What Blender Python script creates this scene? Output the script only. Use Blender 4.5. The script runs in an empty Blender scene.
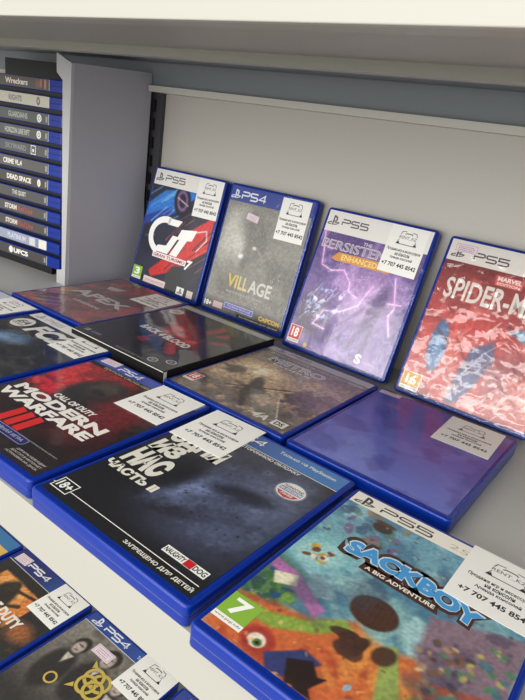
import bpy, bmesh, math, random
import numpy as np
from mathutils import Matrix, Vector

# ------------------------------------------------------------------ camera
S = bpy.context.scene
COL = S.collection
cd = bpy.data.cameras.new('camera')
cam = bpy.data.objects.new('camera', cd); COL.objects.link(cam)
Rr = ((0.78031, 0.609226, 0.141278), (0.317178, -0.190824, -0.928969), (-0.538993, 0.769695, -0.342135))
right, down, fwd = (Vector(r).normalized() for r in Rr)
M = Matrix((right, -down, -fwd)).transposed().to_4x4()
M.translation = Vector((0.27954, -0.17349, 0.235))
cam.matrix_world = M
cd.sensor_fit = 'VERTICAL'; cd.sensor_height = 24.0
cd.lens = 24.0 * 592.66 / 700.0
cd.clip_start = 0.01
S.camera = cam

# ------------------------------------------------------------------ world, lamps, exposure
S.view_settings.view_transform = 'Standard'
S.view_settings.look = 'None'
S.view_settings.gamma = 1.0
S.view_settings.use_curve_mapping = False
S.view_settings.exposure = 0.5
w = bpy.data.worlds.new('world'); S.world = w; w.use_nodes = True
bg = w.node_tree.nodes['Background']
bg.inputs[0].default_value = (1.0, 0.985, 0.95, 1); bg.inputs[1].default_value = 0.7
def area(name, loc, target, sx, sy, power, col):
    l = bpy.data.lights.new(name, 'AREA'); l.shape = 'RECTANGLE'; l.size = sx; l.size_y = sy
    l.energy = power; l.color = col
    o = bpy.data.objects.new(name, l); COL.objects.link(o); o.location = loc
    o.rotation_euler = (Vector(target) - Vector(loc)).to_track_quat('-Z', 'Y').to_euler()
    return o
area('ceiling_panel_light', (-0.55, -1.15, 1.45), (-0.1, 0.2, 0.0), 1.6, 0.6, 13, (1.0, 0.97, 0.91))
area('front_fill_light', (0.1, -2.5, 0.6), (-0.1, 0.4, 0.1), 3.4, 1.3, 56, (1.0, 0.98, 0.95))  # unseen low fill added so light reaches under the overhead shelf

# ------------------------------------------------------------------ helpers
def lin(c):
    c = np.asarray(c, float) / 255.0
    return np.where(c <= 0.04045, c / 12.92, ((c + 0.055) / 1.055) ** 2.4)
def rgba(c): return tuple(float(x) for x in lin(c)) + (1.0,)

_mats = {}
def mat(name, c=(128, 128, 128), rough=0.5, coat=0.0, metal=0.0, bump=0.0, bscale=200.0, spec=0.5, mottle=0.0):
    if name in _mats: return _mats[name]
    m = bpy.data.materials.new(name); m.use_nodes = True
    nt = m.node_tree; b = nt.nodes['Principled BSDF']
    b.inputs['Base Color'].default_value = rgba(c)
    b.inputs['Roughness'].default_value = rough
    b.inputs['Metallic'].default_value = metal
    b.inputs['Specular IOR Level'].default_value = spec
    b.inputs['Coat Weight'].default_value = coat
    b.inputs['Coat Roughness'].default_value = 0.08
    tc = nt.nodes.new('ShaderNodeTexCoord')
    if mottle:
        n = nt.nodes.new('ShaderNodeTexNoise'); n.inputs['Scale'].default_value = bscale * 0.3
        n.inputs['Detail'].default_value = 4
        nt.links.new(tc.outputs['Object'], n.inputs['Vector'])
        mx = nt.nodes.new('ShaderNodeMix'); mx.data_type = 'RGBA'
        mx.inputs[6].default_value = rgba([max(0, x * (1 - mottle)) for x in c])
        mx.inputs[7].default_value = rgba([min(255, x * (1 + mottle)) for x in c])
        nt.links.new(n.outputs['Fac'], mx.inputs[0]); nt.links.new(mx.outputs[2], b.inputs['Base Color'])
    if bump:
        n = nt.nodes.new('ShaderNodeTexNoise'); n.inputs['Scale'].default_value = bscale
        bp = nt.nodes.new('ShaderNodeBump'); bp.inputs['Strength'].default_value = bump
        bp.inputs['Distance'].default_value = 0.001
        nt.links.new(tc.outputs['Object'], n.inputs['Vector'])
        nt.links.new(n.outputs['Fac'], bp.inputs['Height']); nt.links.new(bp.outputs[0], b.inputs['Normal'])
    _mats[name] = m
    return m

def plastic_blue():
    m = mat('blue_case_plastic', (2, 42, 140), 0.28, spec=0.4)
    b = m.node_tree.nodes['Principled BSDF']
    b.inputs['Subsurface Weight'].default_value = 0.0
    return m
BLUE = plastic_blue()
SHELF = mat('grey_painted_metal', (186, 186, 182), 0.45, bump=0.05, bscale=900, mottle=0.02)
DIVM = mat('grey_divider_paint', (168, 168, 177), 0.42, bump=0.04, bscale=900)
WHITE_EDGE = mat('white_edge_strip', (166, 165, 157), 0.5)
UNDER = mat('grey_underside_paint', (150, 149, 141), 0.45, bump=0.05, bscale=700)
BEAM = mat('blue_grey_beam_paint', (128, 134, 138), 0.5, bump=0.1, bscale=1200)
WALLM = mat('back_panel_paint', (184, 180, 172), 0.45, bump=0.04, bscale=800, mottle=0.01)
DARKM = mat('dark_upright_metal', (62, 62, 66), 0.5)
BLACK = mat('black_plastic', (16, 16, 18), 0.4)
FLOORM = mat('floor_tile', (170, 165, 155), 0.5, mottle=0.05, bscale=20)
PAPER = mat('sticker_paper', (238, 237, 232), 0.45)
INK = mat('sticker_ink', (38, 38, 42), 0.5)
GREYINK = mat('sticker_grey_ink', (105, 105, 108), 0.5)
TAGP = mat('price_tag_paper', (232, 218, 222), 0.5)
TAGI = mat('price_tag_ink', (170, 130, 165), 0.5)
def ink(c, name=None):
    return mat(name or 'print_%02x%02x%02x' % tuple(int(x) for x in c), c, 0.42, coat=0.4)

def art_material(name='printed_cover', bump=0.12, coat=0.8, rough=0.4, key=None):
    key = key or name
    if key in _mats: return _mats[key]
    m = bpy.data.materials.new(name); m.use_nodes = True
    nt = m.node_tree; b = nt.nodes['Principled BSDF']
    a = nt.nodes.new('ShaderNodeVertexColor'); a.layer_name = 'print'
    nt.links.new(a.outputs['Color'], b.inputs['Base Color'])
    b.inputs['Roughness'].default_value = rough
    b.inputs['Coat Weight'].default_value = coat
    b.inputs['Coat Roughness'].default_value = 0.07
    tc = nt.nodes.new('ShaderNodeTexCoord'); n = nt.nodes.new('ShaderNodeTexNoise')
    n.inputs['Scale'].default_value = 60; n.inputs['Detail'].default_value = 2
    bp = nt.nodes.new('ShaderNodeBump'); bp.inputs['Strength'].default_value = bump; bp.inputs['Distance'].default_value = 0.002
    nt.links.new(tc.outputs['Object'], n.inputs['Vector']); nt.links.new(n.outputs['Fac'], bp.inputs['Height'])
    nt.links.new(bp.outputs[0], b.inputs['Coat Normal'])
    _mats[key] = m
    return m
ART = art_material()

def wrap_material(k=1.0):
    m = bpy.data.materials.new('clear_shrink_film'); m.use_nodes = True
    nt = m.node_tree; nt.nodes.clear()
    out = nt.nodes.new('ShaderNodeOutputMaterial'); mix = nt.nodes.new('ShaderNodeMixShader')
    tr = nt.nodes.new('ShaderNodeBsdfTransparent'); gl = nt.nodes.new('ShaderNodeBsdfGlossy')
    gl.inputs['Roughness'].default_value = 0.1
    lw = nt.nodes.new('ShaderNodeLayerWeight'); lw.inputs['Blend'].default_value = 0.5
    pw = nt.nodes.new('ShaderNodeMath'); pw.operation = 'POWER'; pw.inputs[1].default_value = 4.0
    fr = nt.nodes.new('ShaderNodeMath'); fr.operation = 'MULTIPLY_ADD'; fr.inputs[1].default_value = 0.5; fr.inputs[2].default_value = 0.022*k
    nt.links.new(lw.outputs['Facing'], pw.inputs[0]); nt.links.new(pw.outputs[0], fr.inputs[0])
    tc = nt.nodes.new('ShaderNodeTexCoord'); n = nt.nodes.new('ShaderNodeTexNoise')
    n.inputs['Scale'].default_value = 45; n.inputs['Detail'].default_value = 3; n.inputs['Distortion'].default_value = 1.2
    bp = nt.nodes.new('ShaderNodeBump'); bp.inputs['Strength'].default_value = 0.3*min(k, 1.5); bp.inputs['Distance'].default_value = 0.004
    nt.links.new(tc.outputs['Object'], n.inputs['Vector']); nt.links.new(n.outputs['Fac'], bp.inputs['Height'])
    nt.links.new(bp.outputs[0], gl.inputs['Normal']); nt.links.new(bp.outputs[0], lw.inputs['Normal'])
    nt.links.new(fr.outputs[0], mix.inputs[0]); nt.links.new(tr.outputs[0], mix.inputs[1]); nt.links.new(gl.outputs[0], mix.inputs[2])
    nt.links.new(mix.outputs[0], out.inputs['Surface'])
    return m
WRAPS = {}

def link(name, me, parent=None, mats=()):
    o = bpy.data.objects.new(name, me); COL.objects.link(o)
    for m in mats: me.materials.append(m)
    if parent: o.parent = parent
    return o
def empty(name, loc=(0, 0, 0), rot=(0, 0, 0)):
    o = bpy.data.objects.new(name, None); COL.objects.link(o)
    o.location = loc; o.rotation_euler = rot; o.empty_display_size = 0.02
    return o
def tag(o, label, cat, group=None):
    o['label'] = label; o['category'] = cat
    if group: o['group'] = group
    return o
def from_bm(name, bm, parent, mats, smooth=False):
    me = bpy.data.meshes.new(name); bmesh.ops.recalc_face_normals(bm, faces=bm.faces[:]); bm.to_mesh(me); bm.free()
    if smooth:
        for p in me.polygons: p.use_smooth = True
    return link(name, me, parent, mats)
def box_bm(bm, x0, x1, y0, y1, z0, z1):
    vs = [bm.verts.new(p) for p in ((x0,y0,z0),(x1,y0,z0),(x1,y1,z0),(x0,y1,z0),(x0,y0,z1),(x1,y0,z1),(x1,y1,z1),(x0,y1,z1))]
    for f in ((3,2,1,0),(4,5,6,7),(0,1,5,4),(1,2,6,5),(2,3,7,6),(3,0,4,7)): bm.faces.new([vs[i] for i in f])
def box(name, x0, x1, y0, y1, z0, z1, m, parent=None, bevel=0.0):
    bm = bmesh.new(); box_bm(bm, x0, x1, y0, y1, z0, z1)
    if bevel: bmesh.ops.bevel(bm, geom=bm.edges[:], offset=bevel, segments=3, profile=0.6, affect='EDGES')
    return from_bm(name, bm, parent, [m])
def prism(name, poly, axis, a, b, m, parent=None):
    """extrude a 2D polygon along x ('x': poly in y,z) or y ('y': poly in x,z)"""
    bm = bmesh.new()
    def P(p, t): return (t, p[0], p[1]) if axis == 'x' else (p[0], t, p[1])
    A = [bm.verts.new(P(p, a)) for p in poly]; B = [bm.verts.new(P(p, b)) for p in poly]
    n = len(poly)
    bm.faces.new(A); bm.faces.new(B[::-1])
    for i in range(n): bm.faces.new((A[i], B[i], B[(i+1) % n], A[(i+1) % n]))
    return from_bm(name, bm, parent, [m])

def loft(name, W, H, prof, r, m, parent, seg=5, cap_last=True, smooth=True):
    """rounded-rectangle loft: prof = [(inset, z)] from the bottom to the top"""
    bm = bmesh.new(); rings = []
    for ins, z in prof:
        rr = max(r - ins, 0.0006); ring = []
        for cx, cy, a0 in ((W-ins-rr, ins+rr, -90), (W-ins-rr, H-ins-rr, 0), (ins+rr, H-ins-rr, 90), (ins+rr, ins+rr, 180)):
            for k in range(seg+1):
                a = math.radians(a0 + 90.0*k/seg)
                ring.append(bm.verts.new((cx + rr*math.cos(a), cy + rr*math.sin(a), z)))
        rings.append(ring)
    n = len(rings[0])
    for a, b in zip(rings, rings[1:]):
        for i in range(n): bm.faces.new((a[i], a[(i+1) % n], b[(i+1) % n], b[i]))
    bm.faces.new(rings[0][::-1]); bm.faces.new(rings[-1])
    o = from_bm(name, bm, parent, [m])
    me = o.data
    if smooth:
        for p in me.polygons: p.use_smooth = len(p.vertices) == 4
        try: me.set_sharp_from_angle(angle=math.radians(35))
        except Exception: pass
    return o

# ---- flat print gathered into one mesh per part -------------------------------------------
_tcache = {}
def text_mesh(s, bold, shear):
    k = (s, bold, shear)
    if k not in _tcache:
        c = bpy.data.curves.new('lettering', 'FONT'); c.body = s; c.offset = bold; c.shear = shear
        c.resolution_u = 3; c.size = 1.0; c.space_line = 0.8
        o = bpy.data.objects.new('lettering', c); COL.objects.link(o)
        dg = bpy.context.evaluated_depsgraph_get(); dg.update()
        me = bpy.data.meshes.new_from_object(o.evaluated_get(dg))
        V = np.array([v.co[:] for v in me.vertices]).reshape(-1, 3); F = [tuple(p.vertices) for p in me.polygons]
        bpy.data.objects.remove(o); bpy.data.curves.remove(c); bpy.data.meshes.remove(me)
        _tcache[k] = (V, F)
    return _tcache[k]

class Sheet:
    """flat print in case millimetres (u right, v up, z out), built as one mesh"""
    def __init__(s): s.V = []; s.F = []; s.M = []; s.mats = []
    def mi(s, m):
        if m not in s.mats: s.mats.append(m)
        return s.mats.index(m)
    def add(s, pts, faces, m):
        o = len(s.V); s.V += [tuple(p) for p in pts]; k = s.mi(m)
        for f in faces: s.F.append(tuple(o+i for i in f)); s.M.append(k)
    def poly(s, pts, m, z=0.0):
        s.add([(x, y, z) for x, y in pts], [tuple(range(len(pts)))], m)
    def rect(s, u0, v0, u1, v1, m, z=0.0): s.poly([(u0,v0),(u1,v0),(u1,v1),(u0,v1)], m, z)
    def ell(s, cx, cy, rx, ry, m, z=0.0, n=28):
        s.poly([(cx+rx*math.cos(2*math.pi*i/n), cy+ry*math.sin(2*math.pi*i/n)) for i in range(n)], m, z)
    def ring(s, cx, cy, rx, ry, wd, m, z=0.0, a0=0, a1=360, n=36):
        P = []; F = []
        for i in range(n+1):
            a = math.radians(a0+(a1-a0)*i/n); c, q = math.cos(a), math.sin(a)
            P += [(cx+(rx-wd/2)*c, cy+(ry-wd/2)*q, z), (cx+(rx+wd/2)*c, cy+(ry+wd/2)*q, z)]
            if i: F.append((2*i-2, 2*i-1, 2*i+1, 2*i))
        s.add(P, F, m)
    def stroke(s, pts, wd, m, z=0.0, closed=False):
        pts = [np.array(p, float) for p in pts]
        if closed: pts = pts + [pts[0]]
        n = len(pts); L = []; Rt = []
        for i in range(n):
            a = pts[i-1] if i > 0 else (pts[-2] if closed else None)
            b = pts[i+1] if i < n-1 else (pts[1] if closed else None)
            ds = []
            if a is not None: d = pts[i]-a; ds.append(d/(np.linalg.norm(d)+1e-9))
            if b is not None: d = b-pts[i]; ds.append(d/(np.linalg.norm(d)+1e-9))
            t = sum(ds); t = t/(np.linalg.norm(t)+1e-9); nn = np.array([-t[1], t[0]])
            k = 1.0
            if len(ds) == 2: k = 1/max(0.5, abs(nn @ np.array([-ds[0][1], ds[0][0]])))
            L.append(pts[i]+nn*wd/2*k); Rt.append(pts[i]-nn*wd/2*k)
        P = [(p[0], p[1], z) for p in Rt] + [(p[0], p[1], z) for p in L]
        s.add(P, [(i, i+1, n+i+1, n+i) for i in range(n-1)], m)
    def text(s, t, u0, v0, u1, v1, m, z=0.0, bold=0.0, shear=0.0, arc=0.0, rot=0.0, tilt=0.0):
        V, F = text_mesh(t, bold, shear)
        if not len(V): return
        a, b = V.min(0), V.max(0)
        x = u0 + (V[:, 0]-a[0])/(b[0]-a[0]+1e-9)*(u1-u0); y = v0 + (V[:, 1]-a[1])/(b[1]-a[1]+1e-9)*(v1-v0)
        if arc: y = y + arc*(1-((x-(u0+u1)/2)/((u1-u0)/2))**2)
        y = y + tilt*(x-u0)/(u1-u0)
        if rot:
            cx, cy = (u0+u1)/2, (v0+v1)/2; c, q = math.cos(rot), math.sin(rot)
            x, y = cx+(x-cx)*c-(y-cy)*q, cy+(x-cx)*q+(y-cy)*c
        s.add(np.stack([x, y, np.full_like(x, z)], 1), F, m)
    def glyphs(s, t, u0, v0, u1, v1, wd, m, z=0.0):
        G = {'P': [[(0,0),(0,.5),(.85,.5),(1,.62),(1,.88),(.85,1),(0,1)]],
             'S': [[(1,1),(.14,1),(0,.88),(0,.62),(.14,.5),(.86,.5),(1,.38),(1,.12),(.86,0),(0,0)]],
             '5': [[(1,1),(0,1),(0,.55),(.86,.55),(1,.43),(1,.12),(.86,0),(0,0)]],
             '4': [[(.78,0),(.78,1),(0,.32),(1,.32)]]}
        n = len(t); cw = (u1-u0)/(n+(n-1)*0.22)
        for i, ch in enumerate(t):
            x0 = u0+i*cw*1.22
            for st in G[ch]: s.stroke([(x0+a*cw, v0+b*(v1-v0)) for a, b in st], wd, m, z)
    def pslogo(s, cx, cy, h, m, z=0.0):
        k = h
        s.poly([(cx-.10*k,cy-.5*k),(cx+.05*k,cy-.42*k),(cx+.05*k,cy+.5*k),(cx-.10*k,cy+.5*k)], m, z)
        s.poly([(cx+.05*k,cy+.5*k),(cx+.05*k,cy+.32*k),(cx+.2*k,cy+.24*k),(cx+.2*k,cy+.02*k),(cx+.05*k,cy-.02*k),(cx+.05*k,cy-.12*k),(cx+.3*k,cy-.08*k),(cx+.38*k,cy+.16*k),(cx+.3*k,cy+.38*k)], m, z)
        s.stroke([(cx-.16*k,cy-.14*k),(cx-.5*k,cy-.24*k),(cx-.56*k,cy-.36*k),(cx-.36*k,cy-.4*k),(cx-.16*k,cy-.32*k)], .1*k, m, z)
        s.stroke([(cx+.1*k,cy-.4*k),(cx+.5*k,cy-.26*k),(cx+.6*k,cy-.16*k),(cx+.4*k,cy-.12*k),(cx+.12*k,cy-.2*k)], .1*k, m, z)
    def build(s, name, parent, z=0.0, xf=None):
        me = bpy.data.meshes.new(name)
        V = np.array(s.V, float)
        if xf: V = xf(V)
        V = V*0.001; V[:, 2] += z*0.001
        me.from_pydata(V.tolist(), [], s.F)
        o = link(name, me, parent, s.mats)
        me.polygons.foreach_set('material_index', s.M); me.update()
        return o

# ---- printed art as coloured grid ----------------------------------------------------------
def vnoise(nx, ny, cells, seed):
    r = np.random.RandomState(seed); cy = max(2, int(cells*ny/nx))
    g = r.rand(cy+2, cells+2)
    x = np.linspace(0, cells, nx); y = np.linspace(0, cy, ny)
    xi = np.minimum(x.astype(int), cells); yi = np.minimum(y.astype(int), cy)
    fx = x-xi; fy = y-yi; fx = fx*fx*(3-2*fx); fy = fy*fy*(3-2*fy)
    a = g[yi][:, xi]; b = g[yi][:, xi+1]; c = g[yi+1][:, xi]; d = g[yi+1][:, xi+1]
    return (a*(1-fx)+b*fx)*(1-fy)[:, None] + (c*(1-fx)+d*fx)*fy[:, None]
class Art:
    def __init__(s, u0, v0, u1, v1, res=1.0, base=(0, 0, 0)):
        s.b = (u0, v0, u1, v1); s.nx = int((u1-u0)/res)+1; s.ny = int((v1-v0)/res)+1
        s.U, s.V = np.meshgrid(np.linspace(u0, u1, s.nx), np.linspace(v0, v1, s.ny))
        s.C = np.zeros((s.ny, s.nx, 3)) + np.array(base, float); s.res = res
    def mix(s, k, c):
        k = np.clip(k, 0, 1)[..., None]; s.C = s.C*(1-k)+np.array(c, float)*k; return s
    def fbm(s, cells, seed, oct=4):
        t = 0; a = 1; tot = 0
        for o in range(oct):
            t = t + a*vnoise(s.nx, s.ny, cells*2**o, seed+o*17); tot += a; a *= .55
        return t/tot
    def vgrad(s, v0, c0, v1, c1, al=1.0):
        k = np.clip((s.V-v0)/(v1-v0), 0, 1)[..., None]
        g = np.array(c0, float)*(1-k)+np.array(c1, float)*k
        m = al*((s.V >= min(v0, v1)-1e9))[..., None]; s.C = s.C*(1-m)+g*m; return s
    def cloud(s, cells, seed, c, lo=.5, hi=.65, al=1.0, box=None):
        k = np.clip((s.fbm(cells, seed)-lo)/(hi-lo), 0, 1)*al
        if box is not None: k = k*s.soft_box(*box)
        return s.mix(k, c)
    def soft_box(s, u0, v0, u1, v1, f=6.0):
        e = np.minimum.reduce([s.U-u0, u1-s.U, s.V-v0, v1-s.V]); return np.clip(e/f+.5, 0, 1)
    def ell(s, cx, cy, rx, ry, c, soft=.15, ang=0, al=1.0):
        a = math.radians(ang); x = (s.U-cx)*math.cos(a)+(s.V-cy)*math.sin(a); y = -(s.U-cx)*math.sin(a)+(s.V-cy)*math.cos(a)
        d = np.sqrt((x/rx)**2+(y/ry)**2); return s.mix(np.clip((1-d)/soft+.5, 0, 1)*al, c)
    def rect(s, u0, v0, u1, v1, c, al=1.0): return s.mix(s.soft_box(u0, v0, u1, v1, s.res)*al, c)
    def poly(s, pts, c, soft=None, al=1.0):
        soft = soft or s.res; ins = np.zeros(s.U.shape, bool); D = np.full(s.U.shape, 1e9); n = len(pts)
        for i in range(n):
            (x0, y0), (x1, y1) = pts[i], pts[(i+1) % n]
            dx, dy = x1-x0, y1-y0
            t = np.clip(((s.U-x0)*dx+(s.V-y0)*dy)/(dx*dx+dy*dy+1e-9), 0, 1)
            D = np.minimum(D, np.hypot(s.U-x0-t*dx, s.V-y0-t*dy))
            if y0 != y1:
                cr = ((y0 > s.V) != (y1 > s.V)) & (s.U < (x1-x0)*(s.V-y0)/(y1-y0)+x0); ins ^= cr
        sd = np.where(ins, D, -D); return s.mix(np.clip(sd/soft+.5, 0, 1)*al, c)
    def line(s, pts, wd, c, soft=None, al=1.0):
        soft = soft or s.res; D = np.full(s.U.shape, 1e9)
        for (x0, y0), (x1, y1) in zip(pts, pts[1:]):
            dx, dy = x1-x0, y1-y0
            t = np.clip(((s.U-x0)*dx+(s.V-y0)*dy)/(dx*dx+dy*dy+1e-9), 0, 1)
            D = np.minimum(D, np.hypot(s.U-x0-t*dx, s.V-y0-t*dy))
        return s.mix(np.clip((wd/2-D)/soft+.5, 0, 1)*al, c)
    def grain(s, amt, seed, cells=60):
        s.C = s.C*(1+amt*(vnoise(s.nx, s.ny, cells, seed)-.5)[..., None]*2); return s
    def streaks(s, seed, n, c, region, ang, ln, wd, al=.6):
        r = random.Random(seed)
        for _ in range(n):
            x = r.uniform(region[0], region[2]); y = r.uniform(region[1], region[3]); a = math.radians(ang+r.uniform(-9, 9)); l = ln*r.uniform(.4, 1)
            s.line([(x-l/2*math.cos(a), y-l/2*math.sin(a)), (x+l/2*math.cos(a), y+l/2*math.sin(a))], wd*r.uniform(.5, 1.3), c, soft=1.2, al=al*r.uniform(.5, 1))
        return s
    def blobs(s, seed, n, cols, region, r0, r1, al=.9, soft=.3):
        r = random.Random(seed)
        for _ in range(n):
            s.ell(r.uniform(region[0], region[2]), r.uniform(region[1], region[3]), r.uniform(r0, r1), r.uniform(r0, r1)*.75, r.choice(cols), soft, r.uniform(0, 180), al)
        return s
    def build(s, name, parent, z, m=None):
        me = bpy.data.meshes.new(name); nx, ny = s.nx, s.ny
        V = np.stack([s.U*.001, s.V*.001, np.full(s.U.shape, z*.001)], -1).reshape(-1, 3)
        i = np.arange((nx-1)*(ny-1)); r = i//(nx-1); c = i % (nx-1); a = r*nx+c
        Fq = np.stack([a, a+1, a+nx+1, a+nx], 1)
        me.vertices.add(len(V)); me.vertices.foreach_set('co', V.ravel())
        me.loops.add(Fq.size); me.loops.foreach_set('vertex_index', Fq.ravel())
        me.polygons.add(len(Fq)); me.polygons.foreach_set('loop_start', np.arange(0, Fq.size, 4))
        me.update(calc_edges=True)
        col = np.ones((len(V), 4)); col[:, :3] = lin(np.clip(s.C, 0, 255)).reshape(-1, 3)
        at = me.attributes.new('print', 'FLOAT_COLOR', 'POINT'); at.data.foreach_set('color', col.ravel())
        o = link(name, me, parent, [m or ART]); return o

# ------------------------------------------------------------------ the setting
X0, X1 = -1.15, 0.85
YW = 0.4495
def struct(o): o['kind'] = 'structure'; return o
struct(box('floor', -2.5, 2.5, -2.5, 0.6, -1.02, -1.0, FLOORM))
struct(box('wall_back', X0, X1, YW, YW+0.02, -1.0, 0.62, WALLM))

def shelf(name, top, thick, label, under=False):
    e = empty(name, (0, 0, top))
    if not under:
        box('shelf_board', X0, X1, 0.0092, YW, -thick+0.001, 0.0, SHELF, e)
    else:
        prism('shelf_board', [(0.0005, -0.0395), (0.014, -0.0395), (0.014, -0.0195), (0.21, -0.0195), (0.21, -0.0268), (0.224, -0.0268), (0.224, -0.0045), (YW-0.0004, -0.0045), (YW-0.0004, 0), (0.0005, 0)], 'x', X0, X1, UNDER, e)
        box('recess_plate', X0, X1, 0.2245, 0.4355, -0.0062, -0.0047, BEAM, e)
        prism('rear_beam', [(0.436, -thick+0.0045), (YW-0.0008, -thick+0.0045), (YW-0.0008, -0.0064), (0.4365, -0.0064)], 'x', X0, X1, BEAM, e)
        box('beam_lip', -0.3965, X1, 0.427, YW-0.0008, -thick-0.0035, -thick+0.0042, mat('pale_lip_paint', (196, 194, 184), 0.4), e)
    box('front_edge', X0, X1, -0.0035 if under else 0.003, 0.0003 if under else 0.009, -thick, 0.0 if under else -0.0001, WHITE_EDGE, e, bevel=0.0006)
    tag(e, label, 'shelf'); return e
shelf('display_shelf', 0.0, 0.035, 'grey shelf with white front edge carrying the flat and leaning game cases')
shelf('display_shelf', -0.309, 0.0315, 'lower grey shelf in the bottom left corner under the white edge')
shelf('display_shelf', 0.309, 0.0405, 'overhead shelf with cream front edge and grey underside across the top', under=True)

# side divider: plate with a flared front flange
dv = empty('shelf_divider', (-0.409, 0.31, 0.0))
def rel(o, p): o.location = -p.location; return o
rel(prism('divider_panel', [(0.309, 0.0), (0.4435, 0.0), (0.4355, 0.12), (0.4345, 0.2885), (0.309, 0.2805)], 'x', -0.4115, -0.3985, DIVM, dv), dv)
rel(prism('front_flange', [(-0.4185, 0.0002), (-0.3995, 0.0002), (-0.398, 0.2795), (-0.429, 0.2905), (-0.428, 0.268), (-0.4153, 0.2596), (-0.4075, 0.0208), (-0.4186, 0.018)], 'y', 0.3045, 0.3088, mat('lit_flange_paint', (186, 186, 188), 0.35), dv), dv)  # divider paint lightened to put the front face's extra light into its colour
tag(dv, 'grey metal divider panel standing between the stacked cases and the leaning cases', 'divider')

# slotted dark upright at the wall behind the divider
up = empty('slotted_upright', (-0.392, 0.449, 0.0))
bm = bmesh.new(); x0, x1 = -0.4125, -0.3835
zs = [0.0]
box_bm(bm, x0, x0+0.009, 0.4435, 0.4492, 0.0, 0.2672); box_bm(bm, x1-0.0125, x1, 0.4435, 0.4492, 0.0, 0.2672)
z = 0.006
while z < 0.262:
    box_bm(bm, x0+0.009, x1-0.0125, 0.4435, 0.4492, z, min(z+0.009, 0.2672)); z += 0.025
rel(from_bm('upright_post', bm, up, [DARKM]), up)
rel(box('slot_backing', x0+0.0089, x1-0.0124, 0.4475, 0.4491, 0.0, 0.267, BLACK, up), up)
tag(up, 'dark slotted metal upright on the back wall beside the divider', 'upright')

# ------------------------------------------------------------------ game cases
W, H, T = 135.5, 170.0, 14.0
CASES = 'boxed games on the display'
def case_shell(e, W=W, H=H, T=T):
    k = T/14.0; f = 0.001
    loft('case_tray', W*f, H*f, [(1.6*f, 0), (.5*f, .6*f*k), (.25*f, 1.4*f*k), (.25*f, 6.3*f*k), (.8*f, 6.7*f*k)], 4*f, BLUE, e)
    loft('case_lid', W*f, H*f, [(.9*f, 6.75*f*k), (.1*f, 7.2*f*k), (0, 7.6*f*k), (0, 12.4*f*k), (.35*f, 13.3*f*k), (1.0*f, 13.8*f*k), (1.9*f, 14*f*k), (2.7*f, 13.95*f*k), (3.1*f, 13.6*f*k)], 4*f, BLUE, e)
def new_case(loc, rot, label, name='game_case'):
    e = empty(name, loc, rot); tag(e, label, 'game case', CASES); case_shell(e); return e
def flat(x, y, th, label, zb=0.0, name='game_case'):
    return new_case((x/1000, y/1000, zb), (0, 0, math.radians(th)), label, name)
def lean(x, y, ti, th, label):
    t = math.radians(ti)
    return new_case((x/1000, y/1000+0.014*math.cos(t), 0.0002), (math.radians(90-ti), 0, math.radians(th)), label)
Z_ART, Z_INK, Z_ST = 13.72, 13.80, 14.02

def sticker(e, u=106.0, v=140.0, rot=0.0, w_=48.0, h_=52.5, z=Z_ST):
    r = math.radians(rot); c, q = math.cos(r), math.sin(r)
    def xf(V):
        X = V.copy(); X[:, 0] = u+V[:, 0]*c-V[:, 1]*q; X[:, 1] = v+V[:, 0]*q+V[:, 1]*c; return X
    s = Sheet(); a, b = w_/2, h_/2
    P = [(-a,-b),(a,-b),(a,b),(-a,b)]
    s.add([(x, y, 0) for x, y in P]+[(x, y, .2) for x, y in P], [(3,2,1,0),(4,5,6,7),(0,1,5,4),(1,2,6,5),(2,3,7,6),(3,0,4,7)], PAPER)
    st = s.build('shop_sticker', e, z, xf)
    p = Sheet()
    p.stroke([(-11.5,6.5),(-9.3,11.5)], .7, GREYINK); p.stroke([(11.5,6.5),(9.3,11.5)], .7, GREYINK)
    p.stroke([(-11.5,6.5),(11.5,6.5)], .7, INK)
    p.poly([(-12,6.2),(-7.6,6.2),(-9.2,9.6)], INK); p.poly([(12,6.2),(9.2,9.6),(7.6,6.2)], INK)
    p.text('RENT_KZ', -10, 12, 10, 15.6, GREYINK, bold=.01)
    p.stroke([(-9.5,16.5),(-8.2,20),(-3.4,20.6)], .8, GREYINK); p.stroke([(9.5,16.5),(8.2,20),(3.4,20.6)], .8, GREYINK)
    p.stroke([(-4.5,17.5),(-3,18.6),(3,18.6),(4.5,17.5)], .9, INK)
    p.text('Продажа игр и аксессуаров', -19.5, -2.4, 19.5, 1.4, INK, bold=.03)
    p.text('на консоли', -8.5, -6.4, 8.5, -3.2, INK, bold=.03)
    p.text('Аренда консолей', -13, -10.8, 13, -7.2, INK, bold=.03)
    p.text('+7 707 445 8542', -20, -18.8, 20, -14.2, INK, bold=.03)
    p.build('sticker_print', st, z+.24, xf)
    return st
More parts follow.
